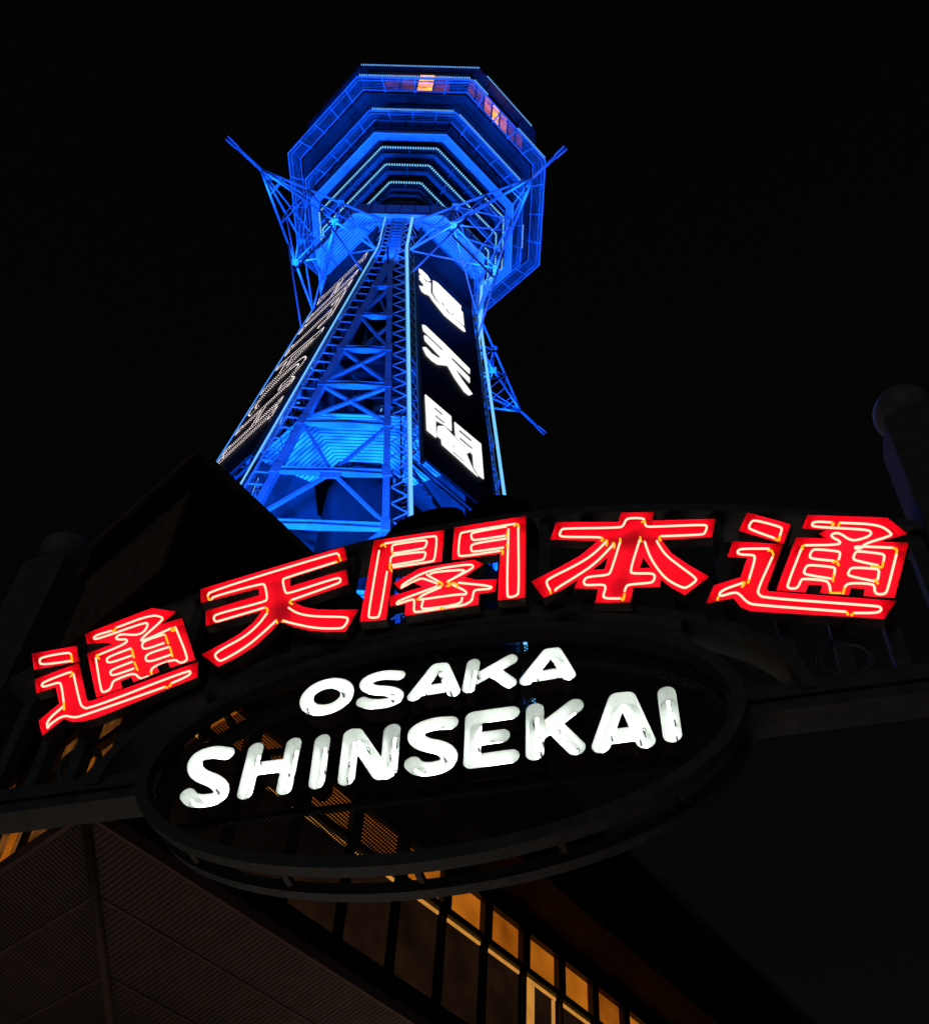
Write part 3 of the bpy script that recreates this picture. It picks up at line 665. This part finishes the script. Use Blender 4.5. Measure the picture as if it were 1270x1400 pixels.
# =================================================================== GATE
TH = R(-27); gb = V((math.cos(TH), math.sin(TH), 0)); gn = V((-math.sin(TH), math.cos(TH), 0))
def ray(p): return (fw + rt * ((p[0] - CX) / FPX) + up * ((CY - p[1]) / FPX)).normalized()
GP = CAM + ray((605, 1010)) * 9.0 - gb * 0.17
GZ = GP.z                              # height of the sign centre line
GO = V((GP.x, GP.y, 0))
def guv(p, w=0.0):                     # photo pixel -> (u, z) on the gate plane at depth w
    d = ray(p); t = ((GP + gn * w - CAM).dot(gn)) / d.dot(gn); q = CAM + d * t - GO
    return (q.dot(gb), q.z)
GT = tag(empty('street_gate', GO, TH), 'dark arched street gate carrying red neon characters between ball topped pillars', 'gate')
def gl(u, w, v): return V((u, w, GZ + v))
for s_ in (-1, 1):
    # pillar: outer edge upright, inner edge battered
    p0, p1, pt = (4.49, 5.03, 3.52) if s_ < 0 else (4.29, 4.83, 3.28)
    pr = [(p1, -GZ), (p1, pt - .05), (p1 - .05, pt), (p0 + .05, pt), (p0, pt - .05), (p0, -GZ)]; pm = (p0 + p1) / 2
    pil = MB().prism([[(s_ * x, v) for x, v in pr]], lambda p: gl(p[0], -.02, p[1]), lambda p: gl(p[0], .46, p[1])).build('pillar', 'pillar', GT)
    for v in (-6.2, -3.0, -0.6, 1.4):
        MB().box(*sorted((s_ * (p1 + .005), s_ * (p0 - .005))), -.025, -.02, GZ + v, GZ + v + .03).build('pillar_joint', 'dark', pil)
    # ball finial
    ln = 20; c = gl(s_ * (pm - .02), .20, pt + .27); mb = MB(); rr = .28
    vs = [c + V((rr * math.sin(math.pi * i / 12) * math.cos(2 * math.pi * j / ln), rr * math.sin(math.pi * i / 12) * math.sin(2 * math.pi * j / ln), rr * math.cos(math.pi * i / 12))) for i in range(13) for j in range(ln)]
    mb.add(vs, [(i * ln + j, (i + 1) * ln + j, (i + 1) * ln + (j + 1) % ln, i * ln + (j + 1) % ln) for i in range(12) for j in range(ln)])
    mb.build('ball_finial', 'finial', pil, True)
    MB().tube([gl(s_ * pm, .20, pt - .02), gl(s_ * pm, .20, pt + .05)], .2, 16).build('finial_collar', 'gate', pil)
    # horizontal beam from oval to pillar
    MB().box(*sorted((s_ * 2.45, s_ * p0)), .10, .40, GZ - .09, GZ + .19).build('beam', 'gate', GT)
    MB().box(*sorted((s_ * 2.6, s_ * p0)), .06, .10, GZ + .02, GZ + .08).build('beam_moulding', 'gate', GT)
    # scroll ring in the corner
    MB().tube([gl(s_ * 3.42 + .2 * math.cos(2 * math.pi * i / 28), .2, .44 + .2 * math.sin(2 * math.pi * i / 28)) for i in range(28)], .035, 8, True).build('scroll_ring', 'gate', GT, True)
def archtop(u): return 2.86 - 0.062 * u * u
def archlow(u): return 1.40 * math.sqrt(max(0, 1 - (u / 3.15) ** 2)) + 0.02
def bandstrip(name, fn, u0, u1, w0, w1, t, n=48):
    mb = MB()
    for i in range(n):
        a, b = lerp(u0, u1, i / n), lerp(u0, u1, (i + 1) / n)
        mb.hexa([gl(a, w0, fn(a) - t), gl(b, w0, fn(b) - t), gl(b, w0, fn(b)), gl(a, w0, fn(a))], [gl(a, w1, fn(a) - t), gl(b, w1, fn(b) - t), gl(b, w1, fn(b)), gl(a, w1, fn(a))])
    return mb.build(name, 'gate', GT)
bandstrip('top_arch', archtop, -4.49, 4.29, .02, .40, .10)
mb = MB(); N = 56
for i in range(N):
    a, b = math.pi * i / N, math.pi * (i + 1) / N
    def q(x, r, w): return gl((3.02 + r) * math.cos(x), w, .06 + (1.36 + r) * math.sin(x))
    mb.hexa([q(a, 0, .04), q(b, 0, .04), q(b, .11, .04), q(a, .11, .04)], [q(a, 0, .36), q(b, 0, .36), q(b, .11, .36), q(a, .11, .36)])
mb.build('lower_arch', 'gate', GT)
u = -4.2
while u < 4.25:
    lo = 0.06 + 1.42 * math.sqrt(max(0, 1 - (u / 3.1) ** 2)) if abs(u) < 3.1 else 0.19
    MB().box(u - .055, u + .055, .10, .24, GZ + lo - .02, GZ + archtop(u) - .09).build('slat', 'gate', GT); u += 0.40
# stays from the lower arch to the oval
for u in (-2.2, -1.1, 0.0, 1.1, 2.2):
    lo = 1.17 * math.sqrt(1 - (u / 2.55) ** 2); hi = .06 + 1.36 * math.sqrt(1 - (u / 3.02) ** 2)
    MB().box(u - .03, u + .03, .16, .24, GZ + lo - .03, GZ + hi + .03).build('stay', 'gate', GT)
# rounded crest over the middle
def lobe(name, pts, w0, w1):
    pts = chaikin(pts, 3, True)
    return MB().prism([pts], lambda p: gl(p[0], w0, p[1]), lambda p: gl(p[0], w1, p[1])).build(name, 'crest', GT)
lobe('crest_lobe', [(-.85, 2.60), (-.66, 2.95), (-.52, 3.19), (-.1, 3.27), (.14, 3.18), (.20, 2.95), (.14, 2.60)], .10, .34)
lobe('crest_lobe', [(.22, 2.60), (.20, 2.98), (.26, 3.24), (.46, 3.35), (.74, 3.22), (.92, 2.88), (.93, 2.60)], .12, .36)

# ---- red neon characters: open channel boxes with glass tubes
NAMES = [('tsu_left', 'red neon channel character 通 beside 天'), ('ten', 'red neon channel character 天'), ('kaku', 'red neon channel character 閣'), ('hon', 'red neon channel character 本'), ('tsu_right', 'red neon channel character 通 beside 本')]
WF, WB = -.11, -.015
for key, lab in NAMES:
    c = CH[key]; mb = MB(); loops3 = []
    for part in c['loops']:
        L = [[guv(p, WF) for p in quad(l, c['o'], c['s'])] for l in part]
        mb.prism(L, lambda p: V((p[0], WF, p[1])), lambda p: V((p[0], WB, p[1])), cap_a=False)
        loops3.append(L)
    ch = mb.build('neon_character', 'red', GT, label=lab)
    for L in loops3:                   # outer skin of the box, a finger's breadth of sheet metal
        o = MB()
        for l in L:
            ar = sum(l[i][0] * l[(i + 1) % len(l)][1] - l[(i + 1) % len(l)][0] * l[i][1] for i in range(len(l)))
            sg = 1 if ar > 0 else -1
            if l is not L[0]: sg = -sg
            n = len(l); off = []
            for i in range(n):
                a, b, d = V(l[i - 1]), V(l[i]), V(l[(i + 1) % n])
                e0, e1 = (b - a).normalized(), (d - b).normalized()
                n0, n1 = V((e0.y, -e0.x)) * sg, V((e1.y, -e1.x)) * sg
                m = (n0 + n1); m = m / max(0.35, m.length_squared / 2) if m.length > 1e-6 else n0
                off.append(b + m * 0.006)
            A = [V((p[0], WF, p[1])) for p in off]; B = [V((p[0], WB + .004, p[1])) for p in off]; C0 = [V((p[0], WF, p[1])) for p in l]
            o.add(A + B, [(i, (i + 1) % n, n + (i + 1) % n, n + i) for i in range(n)])
            o.add(A + C0, [(i, (i + 1) % n, n + (i + 1) % n, n + i) for i in range(n)])
        o.build('box_side', 'trayout', ch)
    for tt in c['t']:
        P = [guv(p, WF + .02) for p in quad(tt, c['o'], c['s'])]
        P = chaikin([(x, WF + .02, z) for x, z in P], 2)
        MB().tube(P, 0.0098, 8).build('neon_tube', 'rtube', ch, True)
    for tt in c['y']:
        P = [(x, WF + .012, z) for x, z in (guv(p, WF + .012) for p in quad(tt, c['o'], c['s']))]
        MB().tube(chaikin(P, 1), 0.010, 6).build('tube_end', 'ytube', ch, True)

# =================================================================== OVAL SIGN
OV = tag(empty('oval_sign', GO, TH), 'dark oval perforated sign with white neon lettering OSAKA SHINSEKAI under the gate arch', 'sign')
def oval(rx, ry, n=96): return [(rx * math.cos(2 * math.pi * i / n), .05 + ry * math.sin(2 * math.pi * i / n)) for i in range(n)]
PW = .17
MB().prism([oval(2.50, 1.13)], lambda p: gl(p[0], PW, p[1]), lambda p: gl(p[0], PW + .004, p[1]), cap_b=False).build('panel', 'perf', OV)
for nm, w0, w1, r0, r1 in (('front_rim', -.01, .13, 0.0, .11), ('back_rim', .36, .48, 0.0, .10)):
    mb = MB(); N = 120
    for i in range(N):
        a, b = 2 * math.pi * i / N, 2 * math.pi * (i + 1) / N
        def q(x, r, w): return gl((2.60 - r) * math.cos(x), w, .05 + (1.23 - r) * math.sin(x))
        mb.add([q(a, r0, w0), q(b, r0, w0), q(b, r1, w0), q(a, r1, w0), q(a, r0, w1), q(b, r0, w1), q(b, r1, w1), q(a, r1, w1)],
               [(0, 1, 2, 3), (7, 6, 5, 4), (0, 4, 5, 1), (3, 2, 6, 7)])
    mb.build(nm, 'gate', OV)
for i in range(14):
    a = 2 * math.pi * (i + .5) / 14; p = gl(2.55 * math.cos(a), 0, .05 + 1.18 * math.sin(a))
    MB().bar(p + V((0, .12, 0)), p + V((0, .37, 0)), .05, .05).build('spacer', 'dark', OV)
MB().bar(gl(-2.3, PW + .03, .28), gl(2.3, PW + .03, .28), .05, .05).build('panel_rail', 'dark', OV)
MB().bar(gl(-2.2, PW + .03, -.42), gl(2.2, PW + .03, -.42), .05, .05).build('panel_rail', 'dark', OV)

za = lambda P: [(230 + x / 3.848, 860 + y / 3.848) for x, y in P]
zb = lambda P: [(540 + x / 3.024, 860 + y / 3.024) for x, y in P]
ell = [(447 + 28 * math.cos(2 * math.pi * i / 28), 952.5 + 17.5 * math.sin(2 * math.pi * i / 28) - 6.0 * math.cos(2 * math.pi * i / 28)) for i in range(29)]
LET = [('O', 'OSAKA', .062, [ell]),
       ('S', 'OSAKA', .056, [za(chaikin([(1215, 244), (1130, 240), (1045, 268), (1035, 300), (1080, 322), (1165, 325), (1212, 345), (1195, 378), (1120, 395), (1055, 395), (1022, 383)], 2))]),
       ('A', 'OSAKA', .058, [zb([(78, 278), (170, 162), (200, 160), (243, 258)]), zb([(120, 255), (215, 240)])]),
       ('K', 'OSAKA', .060, [zb([(324, 145), (306, 243)]), zb([(330, 210), (478, 126)]), zb([(400, 172), (474, 222)])]),
       ('A', 'OSAKA', .058, [zb([(542, 212), (632, 100), (662, 97), (718, 190)]), zb([(588, 196), (686, 180)])]),
       ('S', 'SHINSEKAI', .068, [za(chaikin([(312, 655), (240, 645), (155, 670), (135, 725), (165, 770), (250, 800), (290, 845), (268, 890), (190, 905), (125, 902), (103, 872)], 2))]),
       ('H', 'SHINSEKAI', .070, [za([(462, 632), (406, 860)]), za([(662, 605), (612, 836)]), za([(440, 738), (630, 714)])]),
       ('I', 'SHINSEKAI', .070, [za([(812, 588), (782, 806)])]),
       ('N', 'SHINSEKAI', .074, [za([(965, 560), (938, 785)]), za([(985, 560), (1118, 755), (1150, 752)]), za([(1178, 535), (1160, 745)])]),
       ('S', 'SHINSEKAI', .070, [zb(chaikin([(228, 388), (165, 390), (92, 415), (82, 450), (118, 478), (195, 490), (230, 525), (212, 562), (150, 580), (95, 578), (72, 556)], 2))]),
       ('E', 'SHINSEKAI', .070, [zb([(480, 346), (325, 368), (318, 548), (478, 526)]), zb([(325, 458), (440, 442)])]),
       ('K', 'SHINSEKAI', .074, [zb([(578, 336), (578, 512)]), zb([(585, 440), (742, 318)]), zb([(650, 395), (748, 490)])]),
       ('A', 'SHINSEKAI', .074, [zb([(852, 482), (918, 292), (958, 288), (1036, 462)]), zb([(885, 446), (1005, 430)])]),
       ('I', 'SHINSEKAI', .072, [zb([(1122, 266), (1146, 438)])])]

def contour(lines, r, step=0.0125):
    xs = [p[0] for l in lines for p in l]; zs = [p[1] for l in lines for p in l]
    x0, z0 = min(xs) - r - 3 * step, min(zs) - r - 3 * step
    nx, nz = int((max(xs) + r + 3 * step - x0) / step) + 1, int((max(zs) + r + 3 * step - z0) / step) + 1
    segs = [(l[i], l[i + 1]) for l in lines for i in range(len(l) - 1)]
    def dist(x, z):
        m = 1e9
        for (a, b) in segs:
            dx, dz = b[0] - a[0], b[1] - a[1]; L = dx * dx + dz * dz
            t = 0 if L == 0 else max(0, min(1, ((x - a[0]) * dx + (z - a[1]) * dz) / L))
            ex, ez = x - a[0] - t * dx, z - a[1] - t * dz; m = min(m, ex * ex + ez * ez)
        return math.sqrt(m) - r
    D = [[dist(x0 + i * step, z0 + j * step) for j in range(nz)] for i in range(nx)]
    nxt = {}; pos = {}
    def edge(i, j, o):                 # o 0: to (i+1,j), 1: to (i,j+1)
        key = (i, j, o)
        if key not in pos:
            a = D[i][j]; b = D[i + 1][j] if o == 0 else D[i][j + 1]; t = a / (a - b)
            pos[key] = (x0 + (i + (t if o == 0 else 0)) * step, z0 + (j + (t if o == 1 else 0)) * step)
        return key
    for i in range(nx - 1):
        for j in range(nz - 1):
            c = [D[i][j] < 0, D[i + 1][j] < 0, D[i + 1][j + 1] < 0, D[i][j + 1] < 0]
            code = sum(1 << q for q in range(4) if c[q])
            if code in (0, 15): continue
            e = [(i, j, 0), (i + 1, j, 1), (i, j + 1, 0), (i, j, 1)]
            tab = {1: [(0, 3)], 2: [(1, 0)], 3: [(1, 3)], 4: [(2, 1)], 5: [(0, 3), (2, 1)], 6: [(2, 0)], 7: [(2, 3)], 8: [(3, 2)], 9: [(0, 2)], 10: [(1, 0), (3, 2)], 11: [(1, 2)], 12: [(3, 1)], 13: [(0, 1)], 14: [(3, 0)]}
            for s, t in tab[code]: nxt[edge(*e[s])] = edge(*e[t])
    loops = []
    while nxt:
        k0 = next(iter(nxt)); l = []; kk = k0
        while kk in nxt: l.append(pos[kk]); kk = nxt.pop(kk)
        if len(l) > 6: loops.append(l)
    ar = lambda l: abs(sum(l[i][0] * l[(i + 1) % len(l)][1] - l[(i + 1) % len(l)][0] * l[i][1] for i in range(len(l))))
    loops.sort(key=ar, reverse=True)
    return loops
for ch, word, r, lines in LET:
    L = [[guv(p) for p in l] for l in lines]
    lo = contour(L, r); lo2 = contour(L, r + .006)
    D0, D1 = 0.0, .155
    tr = MB().prism(lo, lambda p: V((p[0], D0, p[1])), lambda p: V((p[0], D1, p[1])), cap_a=False).build('neon_letter', 'tray', OV, True, label='white neon channel letter %s of %s' % (ch, word))
    for p_ in tr.data.polygons: p_.use_smooth = len(p_.vertices) == 4
    o = MB()
    for l, l2 in zip(lo, lo2):
        n = len(l2); o.add([(p[0], D0 - .001, p[1]) for p in l2] + [(p[0], D1 + .01, p[1]) for p in l2], [(i, (i + 1) % n, n + (i + 1) % n, n + i) for i in range(n)])
    o.build('letter_side', 'trayout', tr, True)
    for l in L:
        pts = [V((x, .085, z)) for x, z in l]
        if len(pts) == 2:
            d = (pts[1] - pts[0]).normalized(); pts = [pts[0] + d * .012, pts[0].lerp(pts[1], .5), pts[1] - d * .012]
        MB().tube(chaikin([tuple(p) for p in pts], 2) if len(pts) < 8 else pts, 0.0125, 8).build('neon_tube', 'wtube', tr, True)
        for f in (0.12, 0.5, 0.88):    # black tube supports on the tray floor
            i = f * (len(l) - 1); a = V(l[int(i)]); b = V(l[min(len(l) - 1, int(i) + 1)]); c = a.lerp(b, i - int(i))
            dx = random.uniform(-.03, .03); dz = random.uniform(-.02, .02)
            MB().bar((c.x + dx, .095, c.y + dz), (c.x + dx, .154, c.y + dz), .012, .02).build('tube_support', 'clip', tr)
            if random.random() < .3:   # loose lead wire hooked over the tube
                MB().tube(chaikin([(c.x + dx, .15, c.y + dz), (c.x + dx + .02, .10, c.y + dz + .04), (c.x + dx - .015, .075, c.y + dz + .02), (c.x + dx, .14, c.y + dz - .03)], 2), .0035, 5).build('lead_wire', 'clip', tr)

# =================================================================== CORNER BUILDING
aR, aL = R(49), R(-35)
dR = V((math.sin(aR), math.cos(aR), 0)); dL = V((math.sin(aL), math.cos(aL), 0))
nR = V((dR.y, -dR.x, 0)); nL = V((-dL.y, dL.x, 0))
Q = CAM + V((math.sin(R(-10.4)), math.cos(R(-10.4)), 0)) * 12.0; Q.z = 0
BD = tag(empty('corner_building', Q), 'dark three storey corner building with amber lit upper windows behind the gate', 'building')
LR, LL_ = 30.0, 8.0
def corner(t):                         # offset both street walls outwards by t
    det = nR.x * nL.y - nR.y * nL.x
    return V(((t * nL.y - nR.y * t) / det, (nR.x * t - t * nL.x) / det, 0))
def wr(L, t, h): return dR * L + nR * t + V((0, 0, h))      # right wall
def wl(L, t, h): return dL * L + nL * t + V((0, 0, h))      # left wall
def edge_pts(t, h): return [wl(LL_, t, h), corner(t) + V((0, 0, h)), wr(LR, t, h)]
def footprint(t, h):
    return [wl(LL_, t, h), corner(t) + V((0, 0, h)), wr(LR, t, h), dR * LR + dL * 3.8 + V((0, 0, h)), dR * 4.5 + dL * 3.8 + V((0, 0, h)), dR * 4.5 + dL * LL_ + V((0, 0, h))]
def solid(mb, t, h0, h1, t1=None):
    a = footprint(t, h0); b = footprint(t if t1 is None else t1, h1); n = len(a)
    mb.add(a + b, [(i, (i + 1) % n, n + (i + 1) % n, n + i) for i in range(n)])
    tri = tessellate_polygon([[V((p.x, p.y, 0)) for p in a]]); mb.add(a, [x[::-1] for x in tri]); mb.add(b, tri); return mb
solid(MB(), -2.05, 0, 7.75).build('street_storey', 'wall', BD)
sw = MB()
def band(mb, t0, h0, t1, h1):
    a, b = edge_pts(t0, h0), edge_pts(t1, h1)
    mb.add(a + b, [(0, 1, 4, 3), (1, 2, 5, 4)]); return mb
st = BD.children[0]
for f, Lm in ((wr, LR), (wl, LL_)):    # lit shop windows under the canopy
    L = 2.6
    while L + 1.5 < Lm:
        MB().hexa([f(L, -2.02, .6), f(L + 1.5, -2.02, .6), f(L + 1.5, -2.02, 2.9), f(L, -2.02, 2.9)], [f(L, -2.04, .6), f(L + 1.5, -2.04, .6), f(L + 1.5, -2.04, 2.9), f(L, -2.04, 2.9)]).build('shop_window', 'shop', st)
        for x in (L - .05, L + .75, L + 1.55): MB().bar(f(x, -2.0, .5), f(x, -2.0, 3.0), .08, .08).build('shop_mullion', 'dark', st)
        L += 1.7
# sloping ribbed soffit with hip
so_ = MB(); band(so_, .84, 8.53, -2.05, 7.69); band(so_, .86, 8.54, .0, 9.25); sof2 = so_.build('eave_soffit', 'soffit', BD)
rb = MB(); L = 0.0
def sof_pt(f, base, d, Lx):            # point on soffit, f 0 outer .. 1 inner
    t = lerp(.84, -2.05, f); h = lerp(8.53, 7.69, f); c = corner(t)
    return c, t, h
for (d, n, length) in ((dR, nR, LR), (dL, nL, LL_)):
    x = .04
    while x < length - .1:
        pts = []
        for f in (0, 1):
            t = lerp(.84, -2.05, f); h = lerp(8.53, 7.69, f) - .008
            pts.append((t, h))
        cin = corner(-2.05).dot(d); cout = corner(.84).dot(d)
        # rib at constant distance x along the eave; starts at the hip
        f1 = 1.0 if x >= cin else max(0.0, (x - cout) / (cin - cout))
        xs = cout + x
        f1 = 1.0 if xs >= cin else max(0.02, (xs - cout) / (cin - cout))
        p = d * xs + n * .835 + V((0, 0, 8.522)); q = d * xs + n * lerp(.84, -2.05, f1) + V((0, 0, lerp(8.53, 7.69, f1) - .008))
        rb.bar(p, q, .036, .007); x += .072
rb.build('soffit_ribs', 'soffit', sof2, kind='stuff')
for f in (.28, .60, .86):
    e = edge_pts(lerp(.84, -2.05, f), lerp(8.53, 7.69, f) - .012)
    for a, b in ((0, 1), (1, 2)): MB().bar(e[a], e[b], .05, .012).build('sheet_overlap', 'soffit', sof2)
MB().tube([corner(.80) + V((0, 0, 8.50)), corner(-2.0) + V((0, 0, 7.66))], .06, 8).build('hip_cover', 'soffit', sof2, True)
for a, b, nm in ((edge_pts(.86, 8.60)[1], edge_pts(.86, 8.60)[2], nR), (edge_pts(.86, 8.60)[0], edge_pts(.86, 8.60)[1], nL)):
    MB().bar(a, b, .06, .16).build('fascia', 'fascia', sof2)
# upper storeys: bands, mullions and recessed windows
core = solid(MB(), -.35, 9.0, 14.3).build('upper_wall', 'dark', BD)
def slabband(h0, h1, t0, t1, m, name):
    mb = MB(); o0, o1, i0, i1 = edge_pts(t1, h0), edge_pts(t1, h1), edge_pts(t0, h0), edge_pts(t0, h1)
    mb.add(o0 + o1 + i0 + i1, [(0, 1, 4, 3), (1, 2, 5, 4), (3, 4, 10, 9), (4, 5, 11, 10), (0, 6, 7, 1), (1, 7, 8, 2), (2, 8, 11, 5), (0, 3, 9, 6)])
    return mb.build(name, m, core)
slabband(9.0, 9.72, -.34, 0, 'dark', 'sill_band'); slabband(11.33, 11.45, -.34, .03, 'dark', 'transom'); slabband(12.15, 12.45, -.34, .02, 'dark', 'window_head')
def pane(f, L0, L1, h0, h1, t, m, name='window'):
    return MB().hexa([f(L0, t, h0), f(L1, t, h0), f(L1, t, h1), f(L0, t, h1)], [f(L0, t - .03, h0), f(L1, t - .03, h0), f(L1, t - .03, h1), f(L0, t - .03, h1)]).build(name, m, core)
def post(f, L, w, h0, h1, t0, t1):
    MB().hexa([f(L - w, t1, h0), f(L + w, t1, h0), f(L + w, t1, h1), f(L - w, t1, h1)], [f(L - w, t0, h0), f(L + w, t0, h0), f(L + w, t0, h1), f(L - w, t0, h1)]).build('mullion', 'dark', core)
for k in range(25):
    L0 = .63 + 1.165 * k; L1 = min(L0 + .92, LR - .05)
    if L1 - L0 < .2: break
    pane(wr, L0, L1, 11.45, 12.15, -.10, 'win' if k % 3 else 'win2')
    pane(wr, L0, L1, 11.272, 11.325, -.06, 'winb', 'window_light_gap')
    if k == 7:
        pane(wr, L0 - .08, L0 + .26, 9.74, 11.26, -.08, 'winb', 'door_gap'); pane(wr, L0 + .30, L1 - .12, 9.74, 11.26, -.08, 'wind')
        pane(wr, L1 - .08, L1, 9.74, 11.26, -.08, 'winb', 'door_gap')
    else: pane(wr, L0, L1, 9.74, 11.26, -.08, 'wind')
    post(wr, L0 - .12, .115, 11.452, 12.148, -.33, .01); post(wr, L0 - .12, .035, 9.722, 11.328, -.33, -.01)
for k, (L0, L1) in enumerate(((.95, 1.85), (2.0, 2.93), (3.12, 4.02), (4.2, 5.1), (5.3, 6.2), (6.4, 7.3))):
    for j in range(3):
        a, b = lerp(L0, L1, j / 3), lerp(L0, L1, (j + 1) / 3)
        pane(wl, a, b, 9.74, 11.32, -.08, ('winl', 'win2', 'winl')[(j * 2 + k) % 3])
    pane(wl, L0, L1, 11.46, 12.14, -.08, 'winl')
    post(wl, L1 + .08, .07, 9.722, 11.328, -.33, -.01); post(wl, L1 + .08, .07, 11.452, 12.148, -.33, -.01)
# board wall above; underside and right-hand boards blackened as painted shade
up_ = slabband(12.452, 14.29, -.34, 1.0, 'black', 'board_wall')
pane(wl, -.85, LL_ - .02, 12.47, 14.28, 1.032, 'wall', 'board_cladding')
for f, Lm in ((wr, LR), (wl, LL_)):
    L = -.9
    while L < min(Lm, 14):
        MB().hexa([f(L - .03, 1.045, 12.46), f(L + .03, 1.045, 12.46), f(L + .03, 1.045, 14.28), f(L - .03, 1.045, 14.28)], [f(L - .03, .99, 12.46), f(L + .03, .99, 12.46), f(L + .03, .99, 14.28), f(L - .03, .99, 14.28)]).build('batten', 'wall' if f is wl else 'dark', core); L += .42
rfm = MB(); solid(rfm, 1.31, 14.30, 14.42); solid(rfm, 1.31, 14.42, 14.75, -.6); rfb = rfm.build('roof', 'roof', BD)
for a, b in ((1, 2), (0, 1)):
    e = edge_pts(1.33, 14.34); MB().bar(e[a], e[b], .06, .14).build('roof_fascia', 'wall', rfb)
